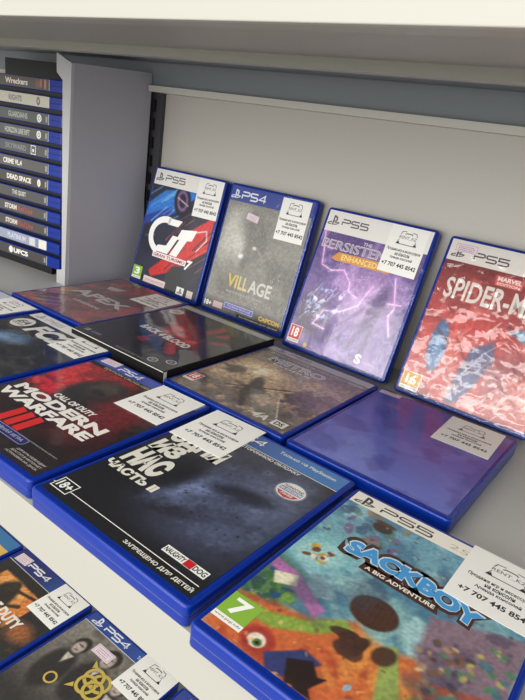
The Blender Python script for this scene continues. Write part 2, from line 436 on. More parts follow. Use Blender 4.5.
def price_tag(e, u, v, w_=20, h_=10, rot=0.0, z=Z_ST, pink=True):
    r = math.radians(rot); c, q = math.cos(r), math.sin(r)
    def xf(V):
        X = V.copy(); X[:, 0] = u+V[:, 0]*c-V[:, 1]*q; X[:, 1] = v+V[:, 0]*q+V[:, 1]*c; return X
    s = Sheet(); a, b = w_/2, h_/2; P = [(-a,-b),(a,-b),(a,b),(-a,b)]
    s.add([(x, y, 0) for x, y in P]+[(x, y, .15) for x, y in P], [(3,2,1,0),(4,5,6,7),(0,1,5,4),(1,2,6,5),(2,3,7,6),(3,0,4,7)], TAGP)
    st = s.build('price_tag', e, z, xf)
    p = Sheet()
    p.stroke([(-a*.88,-b*.8),(a*.88,-b*.8),(a*.88,b*.8),(-a*.88,b*.8)], .4, TAGI, closed=True)
    for yy in (.35, -.05, -.45):
        rr = random.Random(int(u*7+yy*100)); x = -a*.7
        while x < a*.6:
            l = rr.uniform(.8, 2.2); p.rect(x, yy*b-.5, min(x+l, a*.72), yy*b+.4, TAGI); x += l+rr.uniform(.4, .9)
    p.build('tag_print', st, z+.19, xf)
def header(parent, c, v0, v1=167.2, u0=3.2, u1=131.6, line=None):
    s = Sheet(); s.rect(u0, v0, u1, v1, ink(c))
    if line: s.rect(u0, v0-.5, u1, v0, ink(line))
    return s.build('header_band', parent, Z_INK-.02)
def console(parent, t, c, u0, v0, u1, v1, lu=None, wd=1.5, lh=11):
    s = Sheet(); m = ink(c); s.glyphs(t, u0, v0, u1, v1, wd, m)
    if lu: s.pslogo(lu, (v0+v1)/2, lh, m)
    return s.build('console_lettering', parent, Z_INK+.04)
def age(parent, t, c, u0, v0, u1, v1, fg=(245, 245, 240), strip=True, edge=None):
    s = Sheet(); hs = (v1-v0)*.2 if strip else 0
    if edge: s.rect(u0, v0, u1, v1, ink((240, 238, 230)), 0)
    if strip: s.rect(u0, v0, u1, v0+hs, ink((238, 236, 228)), .01)
    k = .6 if edge else 0
    s.rect(u0+k, v0+hs, u1-k, v1-k, ink(c), .02)
    s.text(t, u0+(u1-u0)*.22, v0+hs+(v1-v0)*.12, u1-(u1-u0)*.22, v1-(v1-v0)*.12, ink(fg), .05, bold=.03)
    if strip: s.text('www.pegi.info', u0+1, v0+hs*.3, u1-1, v0+hs*.75, ink((40, 40, 40)), .05)
    return s.build('age_rating', parent, Z_INK+.03)

def film(e, seed, amp=.7, streaky=0.0, k=1.0, flat_box=(80, 110, 132, 168)):
    """shrink film over the front, slightly puckered"""
    nx, ny = 70, 88; r = np.random.RandomState(seed)
    U, V = np.meshgrid(np.linspace(.6, W-.6, nx), np.linspace(.6, H-.6, ny))
    n1 = vnoise(nx, ny, 7, seed); n2 = vnoise(nx, ny, 16, seed+3); n3 = vnoise(nx, ny, 30, seed+8)
    rid = 1-np.abs(2*(.7*vnoise(nx, ny, 9, seed+5)+.3*vnoise(nx, ny, 22, seed+6))-1)
    Z = 14.25+amp*(.6*n1+.35*n2*(1+streaky*(1-V/H)*2)+.15*n3*streaky+.5*np.clip(rid-.8, 0, 1)*5*(.3+streaky*(1-V/H)))
    fb = np.clip(np.minimum.reduce([U-flat_box[0], flat_box[2]-U, V-flat_box[1], flat_box[3]-V])/3+.5, 0, 1); Z = Z*(1-fb)+14.2*fb
    e_ = np.minimum.reduce([U, W-U, V, H-V]); Z = np.where(e_ < 2, 13.9+(Z-13.9)*np.clip(e_/2, 0, 1), Z)
    me = bpy.data.meshes.new('shrink_film')
    P = np.stack([U, V, Z], -1).reshape(-1, 3)*.001
    F = [(j*nx+i, j*nx+i+1, (j+1)*nx+i+1, (j+1)*nx+i) for j in range(ny-1) for i in range(nx-1)]
    me.from_pydata(P.tolist(), [], F)
    for p in me.polygons: p.use_smooth = True
    o = link('shrink_film', me, e, [WRAPS.setdefault(k, None) or WRAPS.__setitem__(k, wrap_material(k)) or WRAPS[k]]); o['label'] = 'clear wrinkled shrink film'
    return o
AU0, AV0, AU1, AV1 = 3.2, 5.6, 131.6, 167.2
def art(res=1.0, base=(0, 0, 0)): return Art(AU0, AV0, AU1, AV1, res, base)

# --- front row, dark blue-grey cover with cyrillic title
def cover_last():
    e = flat(0, 2.4, 0, 'case with dark blue-grey cover, large white cyrillic title and 18+ box')
    a = art(.8, (22, 22, 26))
    a.ell(90, 88, 50, 64, (58, 64, 84), .9, 15, .9); a.ell(110, 104, 20, 44, (78, 86, 108), 1.1, 8, .8)
    a.ell(66, 74, 11, 24, (96, 108, 142), 1.1, -25, .75); a.ell(60, 66, 6, 12, (126, 140, 178), 1.2, -30, .6)
    a.ell(92, 94, 22, 8, (22, 23, 32), .9, 18, .85); a.ell(80, 52, 16, 6, (30, 28, 38), .9, 25, .8); a.ell(46, 84, 12, 30, (20, 20, 25), .9, 0, .9)
    a.ell(100, 66, 20, 22, (66, 72, 94), 1.2, 0, .6); a.cloud(7, 3, (22, 23, 30), .52, .7, .3, (30, 20, 132, 146)); a.cloud(18, 9, (134, 146, 184), .6, .76, .16, (50, 40, 128, 140))
    a.blobs(4, 46, [(18, 18, 24), (36, 32, 40)], (60, 50, 125, 138), .5, 1.3, .75)
    a.C = 20+(a.C-20)*1.25; a.mix(np.clip((30-a.V)/16, 0, 1), (24, 24, 27)); a.mix(np.clip((40-a.U)/25, 0, 1)*.8, (22, 22, 26))
    a.grain(.12, 8)
    c = a.build('cover_sleeve', e, Z_ART)
    g = Art(AU0, 148.0, AU1, AV1, 2.0, (60, 118, 180)); g.mix(np.clip((95-g.U)/80, 0, 1), (34, 50, 120)); g.build('header_band', c, Z_INK-.03)
    t = Sheet(); wht = ink((232, 232, 226))
    t.rect(AU0, 147.4, AU1, 148.0, wht)
    t.glyphs('PS4', 33, 154.5, 61, 162.5, 1.5, wht); t.pslogo(21, 158.5, 11, wht)
    t.text('Только на PlayStation', 75, 156.8, 124, 161.8, wht, bold=.012)
    t.build('console_lettering', c, Z_INK+.03)
    t = Sheet(); t.text('С ДВУСТОРОННЮЮ ОБЛОЖКУ', 36, 142.2, 103, 146.2, wht, bold=.02); t.build('strapline', c, Z_INK+.03)
    t = Sheet(); cr = ink((222, 219, 206))
    t.text('ОДНИ', 7, 105, 56, 126, cr, bold=.07); t.text('ИЗ', 7, 88.5, 33, 106, cr, bold=.07)
    t.text('НАС', 7, 62.5, 41, 87, cr, bold=.07); t.text('ЧАСТЬ II', 4.6, 51.5, 52, 60, cr, bold=.06)
    t.build('title_lettering', c, Z_INK+.03)
    t = Sheet(); t.stroke([(5.2, 11), (20, 11), (20, 22.2), (5.2, 22.2)], .7, wht, closed=True)
    t.text('18+', 7, 13, 18.4, 20.4, wht, bold=.03); t.rect(20, 14.5, 129, 15.1, wht); t.rect(3.4, 14.5, 5.2, 15.1, wht); t.build('age_rating', c, Z_INK+.03)
    t = Sheet(); t.text('ЗАПРЕЩЕНО ДЛЯ ДЕТЕЙ', 76, 8.2, 129, 12.2, cr, bold=.03); t.build('warning_lettering', c, Z_INK+.03)
    t = Sheet(); t.rect(95, 20, 127, 26, wht); t.rect(111, 20.2, 117, 25.8, ink((190, 30, 34)), .02)
    t.text('NAUGHTY', 95.8, 21, 110.6, 25, INK, .04, bold=.03); t.text('DOG', 117.4, 21, 126.2, 25, INK, .04, bold=.03); t.build('maker_logo', c, Z_INK+.03)
    t = Sheet(); t.ell(110.5, 123, 11.5, 10.8, ink((196, 196, 198))); t.ell(110.5, 123, 10.2, 9.5, ink((226, 224, 222)), .02)
    t.rect(101.5, 121, 119.5, 125.4, ink((120, 130, 165)), .03); t.poly([(101.8,119.6),(119.2,119.6),(116,115.6),(110.5,113.8),(105,115.6)], ink((186, 70, 66)), .03)
    t.text('ПОЛНОСТЬЮ', 102.8, 125.9, 118.2, 128.6, INK, .05, bold=.03); t.text('НА РУССКОМ', 102, 121.8, 119, 124.6, wht, .05, bold=.03); t.text('ЯЗЫКЕ', 105.6, 116.6, 115.4, 119, wht, .05, bold=.03)
    t.ring(110.5, 123, 11, 10.3, .8, ink((120, 120, 124)), .06); t.build('language_badge', c, Z_INK+.03)
    sticker(e, 26, 144.5, 2.5, 50, 58)
cover_last()

def cover_adventure():
    e = flat(141.3, -3.2, .9, 'case with colourful cartoon landscape cover and green 7 badge')
    a = art(.7, (112, 160, 178))
    a.vgrad(150, (110, 168, 190), 60, (140, 180, 176))
    a.cloud(6, 21, (70, 120, 150), .48, .62, .8); a.cloud(9, 5, (176, 214, 216), .56, .68, .7)
    a.blobs(5, 26, [(60, 90, 120), (120, 90, 140), (90, 130, 120), (150, 120, 90)], (3, 118, 50, 150), 2, 6, .7)
    a.ell(34, 141, 6.5, 5, (58, 44, 38), .25); a.ell(34, 146, 7, 2, (84, 60, 44), .4)
    a.ell(17.5, 92, 22, 17, (134, 196, 202), .5, 30, .9); a.ell(18, 90, 15, 11, (176, 220, 216), .5, 30, .7)
    a.blobs(8, 16, [(214, 166, 60), (120, 70, 40), (240, 230, 210), (70, 70, 90)], (11, 84, 25, 96), 1.2, 3, .95)
    # foliage and the pink ramp on the left
    a.ell(6, 46, 22, 26, (92, 128, 78), .4, 0, .95); a.blobs(13, 40, [(52, 92, 62), (120, 160, 70), (40, 80, 120), (60, 110, 60)], (3, 36, 26, 62), 1.5, 4.5, .9)
    a.poly([(3, 70), (18, 68), (44, 54), (42, 46), (14, 60), (3, 62)], (186, 116, 176), 2); a.poly([(8, 60), (20, 66), (24, 58), (13, 52)], (232, 226, 196), 1.2)
    a.cloud(14, 41, (120, 80, 130), .6, .7, .5, (3, 56, 46, 74))
    # warm ground
    a.poly([(3, 34), (22, 40), (44, 46), (60, 60), (70, 52), (92, 60), (132, 34), (132, 5), (3, 5)], (206, 106, 58), 5)
    a.poly([(3, 33), (24, 34), (40, 42), (54, 56), (62, 54), (48, 38), (30, 26), (3, 24)], (140, 170, 70), 2.5)
    a.cloud(6, 77, (226, 150, 70), .5, .64, .8, (40, 5, 100, 56)); a.cloud(7, 31, (168, 62, 44), .54, .66, .8, (3, 5, 90, 40))
    a.ell(30, 16, 9, 8, (170, 60, 48), .3); a.ell(29.8, 15, 4.6, 4.4, (238, 226, 206), .25); a.ell(30.8, 14, 2.4, 2.4, (90, 120, 60), .3); a.ell(30.9, 13.8, 1.1, 1.1, (20, 30, 20), .4)
    a.poly([(36, 12), (50, 27), (60, 25), (50, 7), (42, 5)], (52, 60, 110), 1.5); a.poly([(46, 17), (56, 24), (62, 18), (66, 20), (62, 10), (66, 6), (52, 5.6)], (40, 26, 24), 1)
    # right side town
    a.poly([(86, 92), (132, 112), (132, 40), (104, 46), (90, 62)], (140, 116, 130), 4); a.cloud(11, 88, (92, 78, 100), .5, .6, .7, (88, 50, 132, 108))
    a.poly([(98, 50), (132, 66), (132, 34), (108, 30)], (170, 84, 62), 3)
    a.blobs(18, 34, [(226, 206, 160), (130, 90, 60), (90, 130, 90), (186, 150, 110), (60, 60, 70)], (90, 46, 116, 80), 1.2, 3, .7, .7)
    a.blobs(28, 18, [(70, 140, 90), (210, 200, 90), (60, 120, 130)], (108, 62, 131, 96), 1.2, 4, .7, .7)
    a.ell(116, 44, 10, 9, (64, 132, 118), .3, 20); a.ell(104, 32, 8, 9, (110, 140, 60), .3)
    a.poly([(76, 56), (82, 60), (100, 22), (94, 10), (88, 18)], (150, 170, 90), 2); a.blobs(31, 12, [(80, 120, 190), (150, 190, 210), (200, 120, 80)], (74, 5, 96, 24), 1.5, 4, .9)
    # a plain round woollen ball and roots in brown
    a.ell(63, 72, 13, 11.5, (74, 46, 34), .12)
    for k in range(8): a.line([(53+k*2.8, 64), (52+k*2.8, 80)], .7, (98, 66, 48), 1, .5)
    a.ell(64, 73, 20, 17, (0, 0, 0), .1, 0, 0)
    a.blobs(44, 8, [(84, 54, 40), (70, 44, 34)], (56, 38, 80, 56), 4, 8, .9)
    a.blobs(51, 60, [(40, 60, 70), (70, 50, 60), (200, 190, 150), (90, 60, 50), (150, 190, 190)], (4, 100, 130, 150), .5, 1.8, .6, .5)
    a.blobs(52, 50, [(120, 40, 30), (240, 170, 90), (90, 50, 40), (250, 200, 130)], (4, 6, 120, 44), .5, 2.0, .5, .6)
    a.ell(116, 26, 20, 14, (60, 50, 40), 1.0, 0, .5); a.cloud(5, 66, (60, 70, 90), .55, .7, .45); a.C = a.C*.95
    a.grain(.1, 4, 90)
    c = a.build('cover_sleeve', e, Z_ART)
    header(c, (236, 231, 218), 152.6)
    t = Sheet(); m = ink((50, 48, 50)); t.glyphs('PS5', 25, 155.8, 60, 162.2, 1.3, m); t.pslogo(12.5, 159.4, 11.5, m); t.text('25', 72, 156, 84, 161, ink((190, 182, 168)), 0); t.build('console_lettering', c, Z_INK+.04)
    t = Sheet(); br = ink((70, 42, 34)); bl = ink((66, 150, 212)); lt = ink((196, 224, 238))
    t.poly([(40, 96.6), (41, 104), (86, 101.6), (88, 95)], br)
    t.text('SACKBOY', 22.5, 100, 112, 120.5, br, 0, bold=.15, arc=4, tilt=-5); t.text('SACKBOY', 25.5, 103, 109, 117.8, lt, .03, bold=.085, arc=4, tilt=-5); t.text('SACKBOY', 26.5, 103.8, 108, 116.6, bl, .06, bold=.05, arc=4, tilt=-5)
    t.text('A BIG ADVENTURE', 43, 98.4, 85, 101.6, ink((236, 230, 214)), .06, bold=.03, tilt=-.8)
    t.build('title_lettering', c, Z_INK+.03)
    age(c, '7', (134, 178, 62), 3.4, 12.2, 21.2, 32.5)
    sticker(e, 108.5, 142.5, -.5, 50, 56)
cover_adventure()

def cover_war():
    e = flat(-139.2, 1.9, 1.2, 'case with red and black cover, white title and three red bars')
    a = art(.9, (40, 26, 26))
    a.ell(30, 122, 46, 46, (196, 44, 44), .35); a.cloud(6, 4, (120, 24, 28), .5, .66, .8, (3, 60, 100, 150))
    a.ell(62, 106, 27, 34, (34, 30, 28), .35); a.ell(58, 120, 12, 15, (74, 62, 52), .7); a.ell(60, 112, 8, 6, (36, 30, 26), .8)
    a.ell(98, 96, 24, 40, (120, 26, 30), .8, 0, .8); a.cloud(8, 14, (24, 20, 22), .46, .6, .8, (3, 5, 132, 100))
    a.ell(100, 60, 26, 20, (110, 26, 28), .9, 0, .5); a.mix(np.clip((36-a.V)/20, 0, 1)*.85, (36, 28, 32)); a.grain(.2, 3)
    c = a.build('cover_sleeve', e, Z_ART)
    g = Art(AU0, 154, AU1, AV1, 2.0, (62, 78, 168)); g.mix(np.clip((g.U-80)/50, 0, 1), (90, 130, 190)); g.build('header_band', c, Z_INK-.03)
    t = Sheet(); t.rect(AU0, 148.2, AU1, 154, ink((26, 24, 26))); t.text('EDITION CROSS-GEN', 22, 149.4, 82, 152.8, ink((196, 180, 140)), .03, bold=.01); t.build('edition_strip', c, Z_INK)
    console(c, 'PS4', (226, 228, 240), 32.5, 157, 60, 164.4, wd=1.7)
    t = Sheet(); m = ink((232, 228, 220))
    t.text('CALL OF DUTY', 42, 81.5, 90, 88.2, m, bold=.04)
    t.text('MODERN', 10, 67, 116, 79, m, bold=.05, shear=0); t.text('WARFARE', 6.5, 54, 115.5, 65.4, m, bold=.05)
    r = ink((204, 40, 40))
    for k in range(3): t.poly([(46.5+k*10.6, 29.5), (54.4+k*10.6, 28.8), (54.8+k*10.6, 51), (47+k*10.6, 53)], r)
    t.build('title_lettering', c, Z_INK+.03)
    t = Sheet(); t.stroke([(44, 20), (92, 20), (94, 22), (94, 26), (92, 28), (44, 28)], .6, ink((140, 140, 200)), closed=True); t.rect(44.4, 20.4, 93, 27.6, ink((40, 40, 84)), -.01)
    t.text('ОСНОВНАЯ ИГРА', 48, 22.4, 90, 25.8, ink((170, 174, 220)), .02, bold=.01); t.build('edition_badge', c, Z_INK+.03); t = Sheet()
    for k, s_ in enumerate(('ДЛЯ ИГРЫ НЕОБХОДИМ', 'ДОСТУП В ИНТЕРНЕТ', 'УСТАНОВКА НА ДИСК')): t.text(s_, 96-k*2, 15.6-k*3.2, 127, 17.8-k*3.2, ink((190, 186, 180)), bold=.01)
    t.text('ЗАГРУЗКА ДОПОЛНИТЕЛЬНЫХ ДАННЫХ', 80, 27, 124, 28.6, ink((170, 166, 160)), bold=.005)
    t.build('small_print', c, Z_INK+.03)
    price_tag(e, 17, 163.2, 20, 10, 3)
    sticker(e, 106, 139.6, 1.0, 49, 57)
cover_war()

def cover_football():
    e = flat(-281, 24, .5, 'flat case with dark cover, round pale emblem and white header')
    a = art(1.2, (56, 57, 58)); a.cloud(5, 9, (34, 35, 38), .45, .6, .9); a.ell(52, 100, 22, 13, (88, 122, 160), .8, 10, .9); a.ell(44, 94, 10, 6, (130, 160, 190), .8, 10, .7)
    a.streaks(4, 14, (84, 84, 82), (20, 10, 128, 80), 60, 60, 2, .4); a.grain(.15, 2)
    c = a.build('cover_sleeve', e, Z_ART); header(c, (226, 224, 220), 151.5)
    console(c, 'PS5', (150, 148, 150), 26, 156, 54, 162, 15, 1.1, 10)
    t = Sheet(); m = ink((216, 214, 208)); t.ell(21, 133.5, 12.5, 13, m); t.text('EA', 12.5, 131, 29.5, 140, ink((70, 70, 72)), .03, bold=.03, shear=.3); t.text('SPORTS', 12, 126, 30, 129.6, ink((90, 90, 92)), .03, bold=.02)
    t.build('maker_logo', c, Z_INK+.03)
    t = Sheet(); t.text('FC24', 38, 121, 112, 147, m, bold=.05, shear=.22); t.build('title_lettering', c, Z_INK+.03)
    sticker(e, 109.6, 143, -.5, 43, 51)
cover_football()

def cover_sliver():
    e = flat(-421.5, 26.5, .4, 'case with pale lavender sticker showing only its top corner at the left frame edge')
    a = art(1.4, (150, 150, 170)); a.cloud(5, 5, (90, 96, 140), .5, .6, .8)
    c = a.build('cover_sleeve', e, Z_ART); header(c, (200, 202, 222), 152)
    console(c, 'PS4', (90, 92, 130), 26, 156, 54, 162, 15, 1.2, 10)
    sticker(e, 106, 140)
cover_sliver()

# --- second row
def cover_legends():
    e = flat(-359.3, 200.9, .9, 'dull red film-wrapped case with grey block title, lying below the divider')
    a = art(1.2, (142, 78, 74)); a.cloud(5, 11, (100, 72, 72), .45, .62, .9); a.ell(70, 80, 62, 28, (92, 74, 74), .5, 0, .8); a.cloud(9, 19, (178, 92, 84), .58, .7, .8)
    a.ell(14, 60, 12, 22, (186, 130, 74), .8, 0, .8); a.streaks(9, 26, (176, 174, 172), (10, 10, 60, 70), 40, 34, 1.6, .6); a.streaks(19, 12, (70, 62, 66), (10, 10, 70, 70), 40, 34, 2.6, .6); a.grain(.12, 6); a.C = a.C*1.15
    c = a.build('cover_sleeve', e, Z_ART)
    t = Sheet(); m = ink((216, 210, 206)); t.text('APEX', 19, 71, 112, 92, m, bold=.04, tilt=0); t.text('LEGENDS', 52, 50, 98, 55.5, m, bold=.03); t.build('title_lettering', c, Z_INK+.03)
    t = Sheet(); t.poly([(28, 128), (54, 134), (50, 120), (34, 116)], ink((206, 200, 196))); t.build('cover_patch', c, Z_INK+.02)
    sticker(e, 106, 137, 2, 46, 48, z=14.24)
    film(e, 5, .5, .6)
cover_legends()

def cover_box():
    bw, bh, bt = 138.0, 170.0, 20.0
    e = empty('game_box', (-.2115, .1815, 0)); tag(e, 'black cardboard game box with a red hand print on its cover', 'game box', CASES)
    f = .001
    loft('box_body', bw*f, bh*f, [(.3*f, 0), (0, .4*f), (0, 19.4*f), (.3*f, 19.8*f), (.8*f, 20*f)], .9*f, mat('black_cardboard', (16, 15, 17), .6, spec=.2), e, seg=2, smooth=False)
    a = Art(1.2, 1.2, 136.8, 168.8, 1.0, (26, 24, 28))
    a.cloud(5, 3, (44, 44, 54), .5, .64, .8); rd = (196, 38, 44)
    a.ell(78, 84, 27, 25, rd, .5, 0, .9)
    for p, q, wd in (((70, 90), (42, 104), 13), ((84, 94), (88, 140), 12), ((92, 90), (108, 130), 10), ((94, 78), (122, 106), 10), ((82, 66), (106, 38), 12), ((66, 70), (62, 42), 14)): a.line([p, q], wd, rd, 5, .75)
    a.cloud(7, 23, (24, 20, 26), .5, .62, .9); a.ell(80, 104, 10, 5, (40, 16, 20), .8, 0, .8); a.streaks(6, 20, (226, 70, 70), (40, 40, 115, 130), 60, 14, 1.4, .5); a.grain(.2, 9)
    c = a.build('cover_print', e, 20.06)
    t = Sheet(); t.rect(1.2, 157, 136.8, 168.8, ink((186, 184, 180))); t.build('header_band', c, 20.1)
    t = Sheet(); m = ink((220, 214, 208)); t.text('BACK 4 BLOOD', 31, 64, 106, 76, m, bold=.05, tilt=-6); t.build('title_lettering', c, 20.12)
    t = Sheet(); t.ell(14, 137, 9, 8.5, ink((196, 196, 194))); t.text('WB', 9.5, 133.5, 18.5, 140.5, ink((90, 90, 92)), .03); t.build('round_badge', c, 20.12)
    t = Sheet()
    for x, y in ((110, 12), (125, 22)): t.ring(x, y, 5, 4.4, 1.2, ink((190, 188, 186))); t.text('IV', x-2, y-2, x+2, y+2, ink((190, 188, 186))); t.build('round_logo', c, 20.12); t = Sheet()
    t.text('IMPROVED FOR EVERY HUNT', 64, 4, 104, 6.6, ink((160, 158, 156))); t.build('small_print', c, 20.12); t = Sheet(); t.text('18', 10, 8, 16, 14, ink((190, 188, 186)), bold=.02); t.build('age_rating', c, 20.12); t = Sheet(); t.text('GAMES', 20, 9, 34, 13, ink((150, 148, 148)), bold=.02); t.build('maker_logo', c, 20.12)
    s = mat('silver_trim', (196, 192, 180), .35)
    bm = bmesh.new(); box_bm(bm, .0008, bw*f-.0008, -.0001, .0006, .0190, .0198); box_bm(bm, bw*f-.0006, bw*f+.0001, .0006, .004, .001, .0195); box_bm(bm, -.0001, .0006, .0006, .004, .001, .0195)
    from_bm('silver_edging', bm, e, [s])
    o = Sheet(); o.add([(x, -.15, zz) for x, zz in ((14, 12), (60, 12), (60, 15), (14, 15))], [(0, 1, 2, 3)], ink((70, 66, 60))); o.build('spine_lettering', e, 0)
cover_box()

def cover_ruins():
    e = flat(-72.6, 179.8, .4, 'flat case with brown ruined landscape cover, right of the black box')
    a = art(1.0, (148, 130, 110)); a.vgrad(150, (120, 108, 98), 70, (176, 150, 120)); a.ell(41, 96, 24, 18, (236, 208, 166), 1.2, 0, .9); a.ell(41, 94, 7, 6, (250, 232, 200), .9)
    a.mix(np.clip((62-a.V)/26, 0, 1), (100, 88, 76)); a.cloud(8, 41, (70, 62, 56), .48, .62, .85, (3, 5, 132, 88)); a.cloud(12, 4, (190, 160, 126), .58, .7, .6, (3, 5, 132, 120))
    a.poly([(90, 84), (100, 98), (108, 90), (118, 104), (131, 100), (131, 60), (96, 60)], (92, 80, 76), 4, .8)
    a.ell(60, 60, 7, 22, (58, 50, 44), .5, 20); a.line([(40, 42), (88, 80)], 2.2, (48, 42, 38)); a.line([(58, 46), (76, 20)], 6, (60, 52, 46), 3); a.line([(90, 58), (112, 24)], 1.2, (200, 190, 170)); a.grain(.2, 12); a.C = a.C*1.12
    c = a.build('cover_sleeve', e, Z_ART); header(c, (188, 184, 182), 154.5)
    console(c, 'PS5', (120, 116, 118), 30, 158, 58, 163.4, 18, 1.2, 9)
    t = Sheet(); t.rect(14, 146.4, 128, 151.2, ink((176, 172, 170))); t.text('COMPLETE EDITION', 18, 147.4, 110, 150.2, ink((90, 86, 86)), .03, bold=.02); t.build('edition_strip', c, Z_INK)
    t = Sheet(); m = ink((226, 226, 230)); t.text('METRO', 24, 127.5, 92, 141, m, bold=.05); t.text('METRO', 25, 129, 91, 139.4, ink((140, 136, 138)), .03, bold=-.01); t.text('EXODUS', 36, 120.6, 82, 125, m, bold=.02); t.build('title_lettering', c, Z_INK+.03)
    age(c, '18', (206, 60, 60), 5.2, 20, 18, 38, edge=1)
    t = Sheet(); t.text('4A', 92, 12, 108, 22, ink((214, 208, 198)), bold=.03, shear=.2); t.rect(113, 12, 126.5, 22.5, ink((224, 220, 212))); t.text('DS', 115.5, 14, 124, 20.5, INK, .03, bold=.03); t.build('maker_logo', c, Z_INK+.03)
cover_ruins()

def cover_plain():
    e = flat(66.3, 179.7, .6, 'plain blue-violet film-covered case with only a white sticker, right end of the second row')
    a = art(1.2, (84, 90, 180)); a.vgrad(10, (100, 114, 200), 165, (78, 82, 172)); a.ell(80, 128, 26, 14, (112, 62, 130), 1.4, 0, .6); a.ell(30, 138, 14, 5, (150, 120, 170), 1, 0, .5); a.cloud(4, 8, (112, 122, 204), .5, .66, .6); a.cloud(6, 28, (72, 70, 156), .5, .64, .6)  # blue-violet print with pale reflected haze put into its colour
    c = a.build('cover_sleeve', e, Z_ART, art_material('hazy_violet_print', .4, .35, .45, 'hazy_violet_print'))
    price_tag(e, 13.5, 162, 21, 8, 3)
    sticker(e, 101, 137.2, 2, 49, 60, z=14.24)
    film(e, 15, .35, .25, .5)
cover_plain()

# --- leaning row
def cover_racing():
    e = lean(-376.3, 396.5, 12.86, .1, 'leaning case with blue and red racing-car cover and green 3 badge, beside the divider')
    a = art(1.1, (40, 42, 62)); a.cloud(5, 3, (26, 28, 46), .5, .62, .8)
    bl = (44, 120, 206)
    a.poly([(3, 118), (30, 140), (70, 146), (100, 146), (60, 118), (20, 96), (3, 92)], bl, 3); a.poly([(3, 100), (40, 116), (70, 124), (60, 112), (24, 96), (3, 86)], (34, 60, 150), 3)
    a.streaks(3, 10, (120, 190, 240), (10, 105, 70, 142), 38, 50, 2, .7)
    a.ell(66, 130, 15, 21, (20, 20, 34), .15, 20); a.ell(66, 131, 10, 15, (130, 100, 140), .3, 20); a.ell(66, 131, 6.5, 10, (36, 28, 50), .3, 20); a.line([(56, 134), (78, 126)], 1.6, (210, 190, 210))
    rd = (206, 44, 44)
    a.poly([(60, 18), (96, 52), (131, 112), (131, 72), (118, 34), (96, 8), (60, 8)], (34, 34, 46), 2)
    a.poly([(84, 88), (112, 108), (131, 122), (131, 74), (104, 54), (70, 30), (40, 18), (34, 26), (60, 50)], rd, 2); a.streaks(8, 12, (238, 110, 100), (60, 36, 130, 112), 42, 40, 1.8, .6); a.streaks(13, 9, (40, 26, 36), (60, 24, 130, 100), 42, 46, 2.4, .8)
    a.line([(96, 92), (122, 100), (126, 88), (112, 70)], 1.6, (240, 220, 220)); a.ell(88, 26, 16, 18, (24, 24, 32), .3, 30); a.ell(22, 66, 14, 20, (28, 30, 48), .4); a.line([(12, 72), (30, 76)], 2, (80, 90, 140)); a.grain(.12, 5)
    c = a.build('cover_sleeve', e, Z_ART); header(c, (232, 230, 224), 145.5)
    console(c, 'PS5', (84, 84, 90), 25, 152.5, 62, 160, 13, 1.5, 12)
    t = Sheet(); m = ink((244, 243, 240))
    # the interlocking two-letter emblem
    t.ring(47, 78, 25, 23, 9, m, 0, 75, 255); t.poly([(50, 104), (76, 104), (70, 95), (50, 95)], m); t.poly([(36, 55), (62, 55), (76, 82), (64, 82), (56, 66), (40, 64)], m, .01)
    t.poly([(78, 93), (106, 97), (101, 82), (92, 80), (80, 55), (66, 55), (78, 79), (72, 78)], m, .02)
    t.build('emblem', c, Z_INK+.03)
    t = Sheet(); t.rect(34, 46.5, 100, 54, ink((236, 232, 230))); t.text('GRAN TURISMO', 36, 48, 98, 52.6, ink((170, 40, 44)), .03, bold=.03, shear=.15); t.text('7', 99, 42, 112, 56, m, .03, bold=.04, shear=.3); t.build('title_lettering', c, Z_INK+.04)
    age(c, '3', (140, 186, 50), 3.4, 8.5, 22, 27)
    t = Sheet(); t.rect(28, 8, 72, 17, ink((226, 206, 204))); t.text('ПОЛНОСТЬЮ НА РУССКОМ', 31, 11, 69, 13.6, ink((150, 90, 90)), .03); t.build('label_box', c, Z_INK+.03); t = Sheet(); t.rect(95, 7, 109, 17.5, ink((232, 230, 226))); t.pslogo(102, 12, 7.5, INK, .03); t.build('label_box', c, Z_INK+.03); t = Sheet(); t.rect(115, 7, 126, 17, ink((214, 196, 192))); t.build('label_box', c, Z_INK+.03)
    sticker(e, 110.5, 141, 1, 44, 51, z=14.24)
    film(e, 25, .25, .1, .5)
cover_racing()

